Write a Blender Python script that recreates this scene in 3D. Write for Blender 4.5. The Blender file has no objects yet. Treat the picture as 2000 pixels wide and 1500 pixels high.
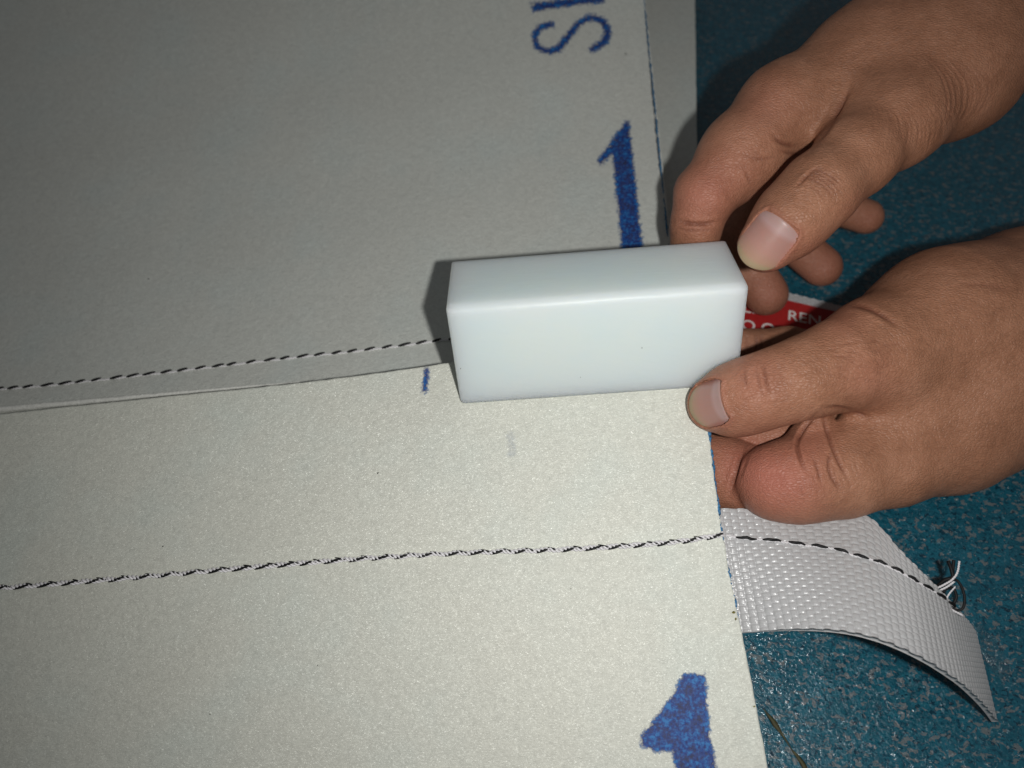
import bpy, bmesh, math, random
import numpy as np
from mathutils import Vector, Matrix

rng = np.random.default_rng(7)
random.seed(7)
SC = bpy.context.scene
COL = SC.collection

# ------------------------------------------------------------------ camera, light, exposure
PITCH = math.radians(32.0)            # the floor's normal leans this far from the view axis
F_PX = 1500.0                         # focal length for a picture 2000 px wide
FLOOR_Z0 = 338.0                      # mm along the view axis to the floor
CAM = np.array([0.0, 0.0, FLOOR_Z0 * math.cos(PITCH) / 1000.0])
RIGHT = np.array([1.0, 0, 0])
UP = np.array([0, math.cos(PITCH), math.sin(PITCH)])
FWD = np.array([0, math.sin(PITCH), -math.cos(PITCH)])

def W(p):
    """millimetres (right, up, away from the lens) -> world metres"""
    p = np.asarray(p, float) / 1000.0
    return CAM + p[..., 0:1] * RIGHT + p[..., 1:2] * UP + p[..., 2:3] * FWD

cam_d = bpy.data.cameras.new('camera')
cam = bpy.data.objects.new('camera', cam_d)
COL.objects.link(cam)
cam.location = CAM
cam.rotation_euler = (PITCH, 0, 0)
cam_d.sensor_width = 36.0
cam_d.lens = 27.0
cam_d.clip_start = 0.01
cam_d.clip_end = 50
cam_d.dof.use_dof = True
cam_d.dof.focus_distance = 0.262
cam_d.dof.aperture_fstop = 9.0
SC.camera = cam

world = bpy.data.worlds.new('World')
SC.world = world
world.use_nodes = True
bg = world.node_tree.nodes['Background']
bg.inputs[0].default_value = (0.95, 0.97, 1.0, 1)
bg.inputs[1].default_value = 0.078

fl = bpy.data.lights.new('phone_flash', 'SPOT')     # the phone's flash, beside its lens
fl.energy = 2.3
fl.color = (1.0, 0.99, 0.965)
fl.shadow_soft_size = 0.0048
fl.spot_size = math.radians(125)
fl.spot_blend = 1.0
flash = bpy.data.objects.new('phone_flash', fl)
COL.objects.link(flash)
fpos = W(np.array([38.0, -2.0, 4.0]))
flash.location = fpos
aim = W(np.array([40.0, 5.0, 265.0]))
flash.rotation_euler = Vector(aim - fpos).to_track_quat('-Z', 'Y').to_euler()

SC.view_settings.view_transform = 'Standard'
SC.view_settings.look = 'None'
SC.view_settings.exposure = 0.0
SC.view_settings.gamma = 1.0

# ------------------------------------------------------------------ helpers
def P(u, v, z):
    return np.array([(u - 1000.0) / F_PX * z, -(v - 750.0) / F_PX * z, z])

def plane(tilt_deg, p0):
    t = math.radians(tilt_deg)
    n = np.array([0, math.sin(t), -math.cos(t)])
    return n, float(n @ np.asarray(p0, float))

def hit(u, v, pl, h=0.0):
    n, d = pl[:2]
    if len(pl) == 3:                       # a bowed sheet: its offset follows the distance from the seam
        p = hit(u, v, pl[:2], h)
        for _ in range(12):
            p = hit(u, v, pl[:2], h + pl[2](p))
        return p
    dr = np.stack([(np.asarray(u, float) - 1000.0) / F_PX, -(np.asarray(v, float) - 750.0) / F_PX,
                   np.ones_like(np.asarray(u, float))], -1)
    z = (d + np.asarray(h)) / (dr @ n)
    return dr * np.asarray(z)[..., None]

FLOOR = plane(32, (0, 0, FLOOR_Z0))
UNDER = plane(28, (0, 0, 316.0))

# the white block: one corner, its three edge directions and its size (mm)
A0 = np.array([-22.092, 25.066, 255.0])
axis = np.array([0.996543, 0.069651, -0.045277])
fdir = np.array([0.082869, -0.795230, 0.600618])
tdir = np.array([-0.005828, 0.602294, 0.798254])
LEN, HT, DP = 99.82, 41.46, 35.5

def plane_along(e, tilt_deg, p):
    t = math.radians(tilt_deg)
    n = np.cross(e, np.array([0, math.cos(t), math.sin(t)])); n /= np.linalg.norm(n)
    if n[2] > 0: n = -n
    return n, float(n @ p)
UPPER = plane_along(axis, 26, A0 + fdir * HT + tdir * DP + np.array([0, 0, 1.0]))   # under the block's back edge
_up_dir = np.cross(UPPER[0], axis); _up_dir = _up_dir if _up_dir[1] > 0 else -_up_dir
_up_o = A0 + fdir * HT + tdir * DP
def bow(p):
    t = (p - _up_o) @ _up_dir
    t = np.clip(t, -40, 230)
    return -.17 * t + .00115 * t * t + .25 * np.sin(p[..., 0] * .07 + p[..., 1] * .03) + .2 * np.sin(p[..., 1] * .09 + 1.0 - p[..., 0] * .02)
UPPER = UPPER + (bow,)
LOWER = plane_along(axis, 18, A0 + fdir * HT)                                       # meets the block's front edge

def tag(o, label=None, cat=None, group=None, kind=None):
    if label: o['label'] = label
    if cat: o['category'] = cat
    if group: o['group'] = group
    if kind: o['kind'] = kind
    return o

def empty(name, mm, label, cat, group=None):
    o = bpy.data.objects.new(name, None)
    COL.objects.link(o)
    o.location = W(np.asarray(mm, float))
    o.empty_display_size = 0.01
    return tag(o, label, cat, group)

def mesh_obj(name, verts_mm, faces, mat, parent=None, smooth=True, attrs=None, world_coords=False):
    v = np.asarray(verts_mm, float)
    w = v if world_coords else W(v)
    if parent is not None:
        w = w - np.array(parent_world(parent))
    me = bpy.data.meshes.new(name)
    if isinstance(faces, np.ndarray):
        n, k = faces.shape
        me.vertices.add(len(w)); me.vertices.foreach_set('co', w.astype(np.float32).ravel())
        me.loops.add(n * k); me.loops.foreach_set('vertex_index', faces.astype(np.int32).ravel())
        me.polygons.add(n)
        me.polygons.foreach_set('loop_start', np.arange(0, n * k, k, dtype=np.int32))
        me.update(calc_edges=True); me.validate()
    else:
        me.from_pydata([tuple(x) for x in w], [], faces)
        me.update()
    if attrs:
        for an, av in attrs.items():
            a = me.attributes.new(an, 'FLOAT', 'POINT')
            a.data.foreach_set('value', np.asarray(av, np.float32))
    if smooth:
        me.polygons.foreach_set('use_smooth', np.ones(len(me.polygons), bool))
    me.materials.append(mat)
    o = bpy.data.objects.new(name, me)
    COL.objects.link(o)
    if parent is not None:
        o.parent = parent
    return o

def parent_world(o):
    p = Vector(o.location)
    while o.parent:
        o = o.parent
        p = p + Vector(o.location)
    return p

def catmull(pts, n):
    pts = np.asarray(pts, float)
    p = np.vstack([2 * pts[0] - pts[1], pts, 2 * pts[-1] - pts[-2]])
    t = np.linspace(0, len(pts) - 1 - 1e-9, n)
    i = t.astype(int); f = (t - i)[:, None]
    a, b, c, d = p[i], p[i + 1], p[i + 2], p[i + 3]
    return .5 * (2 * b + (c - a) * f + (2 * a - 5 * b + 4 * c - d) * f ** 2 + (3 * b - a - 3 * c + d) * f ** 3)

def resample(pts, step):
    pts = np.asarray(pts, float)
    s = np.concatenate([[0], np.cumsum(np.linalg.norm(np.diff(pts, axis=0), axis=1))])
    n = max(2, int(s[-1] / step) + 1)
    q = np.linspace(0, s[-1], n)
    return np.stack([np.interp(q, s, pts[:, k]) for k in range(3)], 1)

def frames(pts, up=np.array([0, .3, -1.0])):
    t = np.gradient(pts, axis=0)
    t /= np.linalg.norm(t, axis=1)[:, None] + 1e-12
    side = np.cross(t, up); side /= np.linalg.norm(side, axis=1)[:, None] + 1e-12
    nn = np.cross(side, t)
    return t, side, nn

def tube(pts, rad, sides=8, cap=True, flat=1.0):
    pts = np.asarray(pts, float); n = len(pts)
    rad = np.broadcast_to(np.asarray(rad, float), (n,))
    _, s, nn = frames(pts)
    a = np.linspace(0, 2 * math.pi, sides, endpoint=False)
    v = pts[:, None] + rad[:, None, None] * (np.cos(a)[None, :, None] * s[:, None] + flat * np.sin(a)[None, :, None] * nn[:, None])
    v = v.reshape(-1, 3)
    f = []
    for i in range(n - 1):
        for j in range(sides):
            f.append((i * sides + j, i * sides + (j + 1) % sides, (i + 1) * sides + (j + 1) % sides, (i + 1) * sides + j))
    if cap:
        f.append(tuple(range(sides))[::-1])
        f.append(tuple((n - 1) * sides + j for j in range(sides)))
    return v, f

def join(parts):
    V, Fc, o = [], [], 0
    for v, f in parts:
        V.append(v); Fc += [tuple(i + o for i in q) for q in f]; o += len(v)
    return np.vstack(V), Fc

def dash(path, r, sides=7):
    """a rounded, spindle-like stitch along a short path"""
    k = np.linspace(0, 1, len(path))
    rr = r * np.clip(np.sin(math.pi * (0.06 + .88 * k)) ** .45, .15, 1)
    return tube(path, rr, sides)

# ------------------------------------------------------------------ materials
def new_mat(name):
    m = bpy.data.materials.new(name); m.use_nodes = True
    nt = m.node_tree
    return m, nt, nt.nodes['Principled BSDF']

def nd(nt, typ, **kw):
    n = nt.nodes.new(typ)
    for k, v in kw.items():
        if k.startswith('i_'):
            n.inputs[k[2:].replace('_', ' ')].default_value = v
        else:
            setattr(n, k, v)
    return n

def ramp(nt, stops, interp='LINEAR'):
    r = nt.nodes.new('ShaderNodeValToRGB')
    r.color_ramp.interpolation = interp
    e = r.color_ramp.elements
    while len(e) < len(stops): e.new(.5)
    for i, (p, c) in enumerate(stops):
        e[i].position = p
        e[i].color = c if len(c) == 4 else (*c, 1)
    return r

def coords(nt, scale=(1, 1, 1), rot=(0, 0, 0)):
    g = nt.nodes.new('ShaderNodeNewGeometry')
    m = nt.nodes.new('ShaderNodeMapping')
    m.inputs['Scale'].default_value = scale
    m.inputs['Rotation'].default_value = rot
    nt.links.new(g.outputs['Position'], m.inputs['Vector'])
    return m.outputs['Vector']

def math_node(nt, op, a, b=None, clamp=False):
    m = nt.nodes.new('ShaderNodeMath'); m.operation = op; m.use_clamp = clamp
    for i, x in enumerate((a, b)):
        if x is None: continue
        if isinstance(x, (int, float)): m.inputs[i].default_value = x
        else: nt.links.new(x, m.inputs[i])
    return m.outputs[0]

def mix_col(nt, fac, a, b, blend='MIX'):
    m = nt.nodes.new('ShaderNodeMix'); m.data_type = 'RGBA'; m.blend_type = blend
    for sock, x in ((m.inputs[0], fac), (m.inputs[6], a), (m.inputs[7], b)):
        if isinstance(x, (int, float)): sock.default_value = x
        elif isinstance(x, tuple): sock.default_value = (*x, 1) if len(x) == 3 else x
        else: nt.links.new(x, sock)
    return m.outputs[2]

def felt_material(name, base, sparkle):
    m, nt, b = new_mat(name)
    L = nt.links
    fib = nd(nt, 'ShaderNodeTexNoise', i_Scale=1.0, i_Detail=5.0, i_Roughness=.62)
    L.new(coords(nt, (900, 2600, 2600), (0, 0, math.radians(5))), fib.inputs['Vector'])
    fib2 = nd(nt, 'ShaderNodeTexNoise', i_Scale=1.0, i_Detail=4.0, i_Roughness=.6, i_Distortion=.6)
    L.new(coords(nt, (420, 520, 520), (0, 0, math.radians(-35))), fib2.inputs['Vector'])
    blot = nd(nt, 'ShaderNodeTexNoise', i_Scale=26.0, i_Detail=3.0, i_Roughness=.55)
    L.new(coords(nt), blot.inputs['Vector'])
    r1 = ramp(nt, [(.32, tuple(x * .82 for x in base)), (.68, tuple(min(1, x * 1.12) for x in base))])
    L.new(math_node(nt, 'ADD', math_node(nt, 'MULTIPLY', fib.outputs['Fac'], .55), math_node(nt, 'MULTIPLY', fib2.outputs['Fac'], .45)), r1.inputs['Fac'])
    tint = ramp(nt, [(.3, (.97, 1.0, .985)), (.5, (1, .995, .965)), (.7, (1.0, .985, .95))])
    L.new(blot.outputs['Fac'], tint.inputs['Fac'])
    c = mix_col(nt, 1.0, r1.outputs['Color'], tint.outputs['Color'], 'MULTIPLY')
    L.new(c, b.inputs['Base Color'])
    b.inputs['Roughness'].default_value = .46
    b.inputs['Specular IOR Level'].default_value = .42
    b.inputs['Sheen Weight'].default_value = .15
    b.inputs['Sheen Roughness'].default_value = .4
    hsum = math_node(nt, 'ADD', fib.outputs['Fac'], math_node(nt, 'MULTIPLY', fib2.outputs['Fac'], 1.2))
    bump = nd(nt, 'ShaderNodeBump', i_Strength=.7, i_Distance=.00030)
    L.new(hsum, bump.inputs['Height'])
    wav = nd(nt, 'ShaderNodeTexNoise', i_Scale=22.0, i_Detail=2.0, i_Roughness=.5); L.new(coords(nt, (1, .6, 1)), wav.inputs['Vector'])
    bump0 = nd(nt, 'ShaderNodeBump', i_Strength=.5, i_Distance=.0022)
    L.new(wav.outputs['Fac'], bump0.inputs['Height']); L.new(bump0.outputs['Normal'], bump.inputs['Normal'])
    # glinting fibres: each small cell leans its own way
    vor = nd(nt, 'ShaderNodeTexVoronoi', i_Scale=1.0)
    L.new(coords(nt, (2300, 3600, 3600), (0, 0, math.radians(12))), vor.inputs['Vector'])
    sub = nd(nt, 'ShaderNodeVectorMath', operation='SUBTRACT'); sub.inputs[1].default_value = (.5, .5, .5)
    L.new(vor.outputs['Color'], sub.inputs[0])
    scl = nd(nt, 'ShaderNodeVectorMath', operation='SCALE'); scl.inputs['Scale'].default_value = sparkle
    L.new(sub.outputs[0], scl.inputs[0])
    add = nd(nt, 'ShaderNodeVectorMath', operation='ADD')
    L.new(bump.outputs['Normal'], add.inputs[0]); L.new(scl.outputs[0], add.inputs[1])
    nrm = nd(nt, 'ShaderNodeVectorMath', operation='NORMALIZE'); L.new(add.outputs[0], nrm.inputs[0])
    gl = nd(nt, 'ShaderNodeBsdfGlossy', i_Roughness=.27)
    gl.inputs['Color'].default_value = (.95, .97, .92, 1)
    L.new(nrm.outputs[0], gl.inputs['Normal']); L.new(bump.outputs['Normal'], b.inputs['Normal'])
    mx = nd(nt, 'ShaderNodeMixShader'); mx.inputs[0].default_value = .052
    L.new(b.outputs[0], mx.inputs[1]); L.new(gl.outputs[0], mx.inputs[2])
    out = nt.nodes['Material Output']; L.new(mx.outputs[0], out.inputs['Surface'])
    return m

M_FELT = felt_material('pressed_felt', (.71, .722, .66), 1.05)
M_FELT_UP = felt_material('pressed_felt_upper', (.645, .665, .635), .6)

def ink_material():
    m, nt, b = new_mat('blue_stamp_ink')
    L = nt.links
    at = nd(nt, 'ShaderNodeAttribute', attribute_name='ink')
    n1 = nd(nt, 'ShaderNodeTexNoise', i_Scale=900.0, i_Detail=5.0, i_Roughness=.7); L.new(coords(nt), n1.inputs['Vector'])
    n2 = nd(nt, 'ShaderNodeTexNoise', i_Scale=330.0, i_Detail=4.0, i_Roughness=.6); L.new(coords(nt), n2.inputs['Vector'])
    nn = math_node(nt, 'ADD', math_node(nt, 'MULTIPLY', math_node(nt, 'SUBTRACT', n1.outputs['Fac'], .5), 22.0),
                   math_node(nt, 'MULTIPLY', math_node(nt, 'SUBTRACT', n2.outputs['Fac'], .5), 16.0))
    e = math_node(nt, 'ADD', at.outputs['Fac'], nn)
    # ink pools at the stamp's rim and thins towards the middle
    thin = math_node(nt, 'MULTIPLY', math_node(nt, 'SUBTRACT', at.outputs['Fac'], 7.0, True), .22)
    a1 = math_node(nt, 'MULTIPLY', math_node(nt, 'ADD', e, 2.5), 1 / 8.0, True)
    den = ramp(nt, [(.45, (.75, .75, .75)), (.6, (.15, .15, .15))])
    L.new(n2.outputs['Fac'], den.inputs['Fac'])
    op = nd(nt, 'ShaderNodeAttribute', attribute_name='opacity')
    a2 = math_node(nt, 'MULTIPLY', a1, math_node(nt, 'SUBTRACT', .97, math_node(nt, 'MULTIPLY', thin, den.outputs['Color'])), True)
    L.new(math_node(nt, 'MULTIPLY', a2, op.outputs['Fac']), b.inputs['Alpha'])
    r = ramp(nt, [(.40, (.001, .007, .085)), (.5, (.002, .040, .25)), (.60, (.02, .18, .48))])
    L.new(math_node(nt, 'ADD', math_node(nt, 'MULTIPLY', n1.outputs['Fac'], .6), math_node(nt, 'MULTIPLY', n2.outputs['Fac'], .4)), r.inputs['Fac'])
    L.new(r.outputs['Color'], b.inputs['Base Color'])
    b.inputs['Roughness'].default_value = .6
    bump = nd(nt, 'ShaderNodeBump', i_Strength=.5, i_Distance=.0003)
    L.new(n1.outputs['Fac'], bump.inputs['Height']); L.new(bump.outputs['Normal'], b.inputs['Normal'])
    return m
M_INK = ink_material()

def plain(name, col, rough=.5, spec=.5, bump=None, var=.0, **kw):
    m, nt, b = new_mat(name)
    L = nt.links
    n = nd(nt, 'ShaderNodeTexNoise', i_Scale=bump[0] if bump else 800.0, i_Detail=4.0); L.new(coords(nt), n.inputs['Vector'])
    if var:
        r = ramp(nt, [(.3, tuple(x * (1 - var) for x in col)), (.7, tuple(min(1, x * (1 + var)) for x in col))])
        L.new(n.outputs['Fac'], r.inputs['Fac']); L.new(r.outputs['Color'], b.inputs['Base Color'])
    else:
        b.inputs['Base Color'].default_value = (*col, 1)
    b.inputs['Roughness'].default_value = rough
    b.inputs['Specular IOR Level'].default_value = spec
    if bump:
        bp = nd(nt, 'ShaderNodeBump', i_Strength=bump[1], i_Distance=bump[2])
        L.new(n.outputs['Fac'], bp.inputs['Height']); L.new(bp.outputs['Normal'], b.inputs['Normal'])
    for k, v in kw.items():
        b.inputs[k.replace('_', ' ')].default_value = v
    return m

M_BLACK = plain('black_thread', (.008, .008, .009), .55, .3, (2500, .6, .0002))
M_WHITE = plain('white_thread', (.82, .80, .82), .35, .6, (2600, .5, .0001))
M_WEB = plain('white_webbing', (.52, .52, .525), .24, .8, (2600, .5, .00015), .10)
M_BLUEYARN = plain('blue_edge_yarn', (.05, .16, .30), .7, .3, (1500, .8, .0003), .75)
M_CUT = plain('felt_cut_edge', (.80, .80, .75), .8, .2, (900, .7, .0004), .12)
M_SPECK = plain('dark_lint', (.03, .03, .025), .9, .1)
M_OLIVE = plain('dry_grass', (.055, .05, .018), .6, .3, (700, .5, .0003), .5)
M_STAIN = plain('olive_stain', (.22, .19, .05), .8, .1, (900, .6, .0003), .5)
M_RED = plain('red_print', (.42, .022, .022), .4, .5, (900, .25, .0001), .1)
M_LETTER = plain('white_print', (.80, .76, .74), .45, .4)

def block_material():
    m, nt, b = new_mat('white_plastic')
    L = nt.links
    n = nd(nt, 'ShaderNodeTexNoise', i_Scale=30.0, i_Detail=3.0); L.new(coords(nt), n.inputs['Vector'])
    r = ramp(nt, [(.3, (.735, .85, .865)), (.7, (.79, .865, .845))]); L.new(n.outputs['Fac'], r.inputs['Fac'])
    L.new(r.outputs['Color'], b.inputs['Base Color'])
    b.inputs['Roughness'].default_value = .42
    b.inputs['Specular IOR Level'].default_value = .35
    b.inputs['Subsurface Weight'].default_value = 1.0
    b.inputs['Subsurface Radius'].default_value = (1.0, .95, .85)
    b.inputs['Subsurface Scale'].default_value = .018
    n2 = nd(nt, 'ShaderNodeTexNoise', i_Scale=260.0, i_Detail=5.0); L.new(coords(nt, (.5, 2, 2)), n2.inputs['Vector'])
    bp = nd(nt, 'ShaderNodeBump', i_Strength=.3, i_Distance=.0004)
    L.new(n2.outputs['Fac'], bp.inputs['Height']); L.new(bp.outputs['Normal'], b.inputs['Normal'])
    return m
M_BLOCK = block_material()

def floor_material():
    m, nt, b = new_mat('speckled_vinyl')
    L = nt.links
    warp = nd(nt, 'ShaderNodeTexNoise', i_Scale=260.0, i_Detail=3.0); L.new(coords(nt), warp.inputs['Vector'])
    def flakes(scale, lo, hi, seed, stretch=(1, 1, 1), rot=0.0):
        mp = nd(nt, 'ShaderNodeMapping'); mp.inputs['Location'].default_value = (seed, seed * 1.7, 0)
        mp.inputs['Scale'].default_value = stretch; mp.inputs['Rotation'].default_value = (0, 0, rot)
        g = nt.nodes.new('ShaderNodeNewGeometry'); L.new(g.outputs['Position'], mp.inputs['Vector'])
        sc = nd(nt, 'ShaderNodeVectorMath', operation='SCALE'); sc.inputs['Scale'].default_value = .004
        L.new(warp.outputs['Color'], sc.inputs[0])
        ad = nd(nt, 'ShaderNodeVectorMath', operation='ADD'); L.new(mp.outputs[0], ad.inputs[0]); L.new(sc.outputs[0], ad.inputs[1])
        n = nd(nt, 'ShaderNodeTexNoise', i_Scale=scale, i_Detail=2.0, i_Roughness=.55); L.new(ad.outputs[0], n.inputs['Vector'])
        r = ramp(nt, [(lo, (0, 0, 0)), (hi, (1, 1, 1))]); L.new(n.outputs['Fac'], r.inputs['Fac'])
        return r.outputs['Color']
    c = mix_col(nt, flakes(230, .45, .60, .3), (.008, .090, .135), (.011, .116, .172))
    c = mix_col(nt, math_node(nt, 'MULTIPLY', flakes(560, .56, .61, 1.3, (1, 1.3, 1), .5), .8), c, (.003, .046, .080))
    c = mix_col(nt, math_node(nt, 'MULTIPLY', flakes(800, .56, .66, 4.1), .5), c, (.018, .165, .225))
    c = mix_col(nt, math_node(nt, 'MULTIPLY', flakes(350, .57, .62, 2.2, (1, 1.5, 1), .25), .74), c, (.17, .18, .18))
    c = mix_col(nt, math_node(nt, 'MULTIPLY', flakes(560, .615, .66, 3.7), .8), c, (.002, .02, .04))
    L.new(c, b.inputs['Base Color'])
    b.inputs['Roughness'].default_value = .26
    b.inputs['Specular IOR Level'].default_value = .45
    e1 = nd(nt, 'ShaderNodeTexNoise', i_Scale=620.0, i_Detail=4.0, i_Roughness=.6); L.new(coords(nt), e1.inputs['Vector'])
    bp = nd(nt, 'ShaderNodeBump', i_Strength=.7, i_Distance=.0007)
    L.new(e1.outputs['Fac'], bp.inputs['Height']); L.new(bp.outputs['Normal'], b.inputs['Normal'])
    vor = nd(nt, 'ShaderNodeTexVoronoi', i_Scale=1350.0); L.new(coords(nt), vor.inputs['Vector'])
    sub = nd(nt, 'ShaderNodeVectorMath', operation='SUBTRACT'); sub.inputs[1].default_value = (.5, .5, .5)
    L.new(vor.outputs['Color'], sub.inputs[0])
    scl = nd(nt, 'ShaderNodeVectorMath', operation='SCALE'); scl.inputs['Scale'].default_value = .85
    L.new(sub.outputs[0], scl.inputs[0])
    add = nd(nt, 'ShaderNodeVectorMath', operation='ADD'); L.new(bp.outputs['Normal'], add.inputs[0]); L.new(scl.outputs[0], add.inputs[1])
    nrm = nd(nt, 'ShaderNodeVectorMath', operation='NORMALIZE'); L.new(add.outputs[0], nrm.inputs[0])
    gl = nd(nt, 'ShaderNodeBsdfGlossy', i_Roughness=.10); gl.inputs['Color'].default_value = (.9, .97, 1, 1)
    L.new(nrm.outputs[0], gl.inputs['Normal'])
    mx = nd(nt, 'ShaderNodeMixShader'); mx.inputs[0].default_value = .032
    L.new(b.outputs[0], mx.inputs[1]); L.new(gl.outputs[0], mx.inputs[2])
    L.new(mx.outputs[0], nt.nodes['Material Output'].inputs['Surface'])
    return m
M_FLOOR = floor_material()

def skin_material():
    m, nt, b = new_mat('skin')
    L = nt.links
    fl_ = nd(nt, 'ShaderNodeAttribute', attribute_name='flush')
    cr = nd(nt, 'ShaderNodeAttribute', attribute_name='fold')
    n1 = nd(nt, 'ShaderNodeTexNoise', i_Scale=70.0, i_Detail=4.0, i_Roughness=.6); L.new(coords(nt), n1.inputs['Vector'])
    n2 = nd(nt, 'ShaderNodeTexNoise', i_Scale=480.0, i_Detail=4.0, i_Roughness=.65); L.new(coords(nt), n2.inputs['Vector'])
    r = ramp(nt, [(.30, (.265, .118, .066)), (.5, (.365, .170, .099)), (.70, (.450, .222, .138))])
    L.new(math_node(nt, 'ADD', math_node(nt, 'MULTIPLY', n1.outputs['Fac'], .65), math_node(nt, 'MULTIPLY', n2.outputs['Fac'], .35)), r.inputs['Fac'])
    c = mix_col(nt, math_node(nt, 'MULTIPLY', fl_.outputs['Fac'], .75, True), r.outputs['Color'], (.46, .145, .108))
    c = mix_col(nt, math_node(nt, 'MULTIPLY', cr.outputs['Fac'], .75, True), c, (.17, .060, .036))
    L.new(c, b.inputs['Base Color'])
    b.inputs['Roughness'].default_value = .47
    b.inputs['Specular IOR Level'].default_value = .36
    b.inputs['Subsurface Weight'].default_value = .06
    b.inputs['Subsurface Radius'].default_value = (1.0, .35, .2)
    b.inputs['Subsurface Scale'].default_value = .0016
    vo = nd(nt, 'ShaderNodeTexVoronoi', feature='DISTANCE_TO_EDGE', i_Scale=1.0)
    wp = nd(nt, 'ShaderNodeTexNoise', i_Scale=420.0, i_Detail=2.0); L.new(coords(nt), wp.inputs['Vector'])
    sc = nd(nt, 'ShaderNodeVectorMath', operation='SCALE'); sc.inputs['Scale'].default_value = 1.1
    L.new(wp.outputs['Color'], sc.inputs[0])
    ad = nd(nt, 'ShaderNodeVectorMath', operation='ADD')
    L.new(coords(nt, (620, 1250, 900), (0, 0, math.radians(38))), ad.inputs[0]); L.new(sc.outputs[0], ad.inputs[1])
    L.new(ad.outputs[0], vo.inputs['Vector'])
    vr = ramp(nt, [(.0, (0, 0, 0)), (.22, (1, 1, 1))]); L.new(vo.outputs['Distance'], vr.inputs['Fac'])
    hs = math_node(nt, 'ADD', math_node(nt, 'MULTIPLY', vr.outputs['Color'], .55), math_node(nt, 'MULTIPLY', n2.outputs['Fac'], 1.1))
    bp = nd(nt, 'ShaderNodeBump', i_Strength=1.0, i_Distance=.00022)
    L.new(hs, bp.inputs['Height']); L.new(bp.outputs['Normal'], b.inputs['Normal'])
    return m
M_SKIN = skin_material()

def nail_material():
    m, nt, b = new_mat('nail')
    L = nt.links
    at = nd(nt, 'ShaderNodeAttribute', attribute_name='along')
    r = ramp(nt, [(.0, (.42, .27, .245)), (.16, (.47, .30, .28)), (.25, (.43, .235, .20)), (.62, (.47, .255, .21)), (.84, (.46, .28, .20)),
                  (.92, (.40, .30, .185)), (1.0, (.37, .28, .17))])
    L.new(at.outputs['Fac'], r.inputs['Fac']); L.new(r.outputs['Color'], b.inputs['Base Color'])
    b.inputs['Roughness'].default_value = .36
    b.inputs['Specular IOR Level'].default_value = .34
    b.inputs['Subsurface Weight'].default_value = .15
    b.inputs['Subsurface Scale'].default_value = .001
    n = nd(nt, 'ShaderNodeTexNoise', i_Scale=500.0, i_Detail=3.0); L.new(coords(nt), n.inputs['Vector'])
    bp = nd(nt, 'ShaderNodeBump', i_Strength=.15, i_Distance=.0001)
    L.new(n.outputs['Fac'], bp.inputs['Height']); L.new(bp.outputs['Normal'], b.inputs['Normal'])
    return m
M_NAIL = nail_material()

def film_material():
    m, nt, b = new_mat('clear_film')
    L = nt.links
    tr = nd(nt, 'ShaderNodeBsdfTransparent'); gl = nd(nt, 'ShaderNodeBsdfGlossy', i_Roughness=.12)
    n = nd(nt, 'ShaderNodeTexNoise', i_Scale=700.0, i_Detail=4.0); L.new(coords(nt), n.inputs['Vector'])
    bp = nd(nt, 'ShaderNodeBump', i_Strength=1.0, i_Distance=.0012)
    L.new(n.outputs['Fac'], bp.inputs['Height']); L.new(bp.outputs['Normal'], gl.inputs['Normal'])
    mx = nd(nt, 'ShaderNodeMixShader'); mx.inputs[0].default_value = .13
    L.new(tr.outputs[0], mx.inputs[1]); L.new(gl.outputs[0], mx.inputs[2])
    L.new(mx.outputs[0], nt.nodes['Material Output'].inputs['Surface'])
    return m
M_FILM = film_material()

# ------------------------------------------------------------------ the setting: the floor
fo = mesh_obj('floor', np.array([(-2, -1.5, 0), (2, -1.5, 0), (2, 2.5, 0), (-2, 2.5, 0)], float), [(0, 1, 2, 3)], M_FLOOR, smooth=False, world_coords=True)
tag(fo, 'teal blue vinyl floor with grey and dark speckles', kind='structure')

# ------------------------------------------------------------------ felt sheets
def slab(name, uv, pl, thick, mat, parent, jitter=.12, bevel=.5, off=0.0):
    n = pl[0]
    uv = np.asarray(uv, float)
    top = hit(uv[:, 0], uv[:, 1], pl, off)
    pts = []
    for i in range(len(top)):
        a, b = top[i], top[(i + 1) % len(top)]
        k = max(1, int(np.linalg.norm(b - a) / 3.0))
        for j in range(k):
            p = a + (b - a) * j / k
            if j: p = p + rng.normal(0, jitter, 3) * np.array([1, .7, 0])
            pts.append(p)
    pts = np.array(pts)
    pts -= ((pts @ n) - (pl[1] + off))[:, None] * n
    m = len(pts)
    V = np.vstack([pts, pts - n * thick])
    # counter-clockwise seen from the camera side
    area = 0.5 * np.sum(pts[:, 0] * np.roll(pts[:, 1], -1) - np.roll(pts[:, 0], -1) * pts[:, 1])
    fwd = list(range(m)) if area > 0 else list(range(m))[::-1]
    Fc = [tuple(fwd), tuple(i + m for i in fwd[::-1])]
    for i in range(m):
        j = (i + 1) % m
        Fc.append((j, i, i + m, j + m) if area > 0 else (i, j, j + m, i + m))
    o = mesh_obj(name, V, Fc, mat, parent, smooth=False)
    if bevel:
        bv = o.modifiers.new('bevel', 'BEVEL'); bv.width = bevel / 1000; bv.segments = 2; bv.limit_method = 'ANGLE'
        bv.angle_limit = math.radians(50)
    return o

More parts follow.
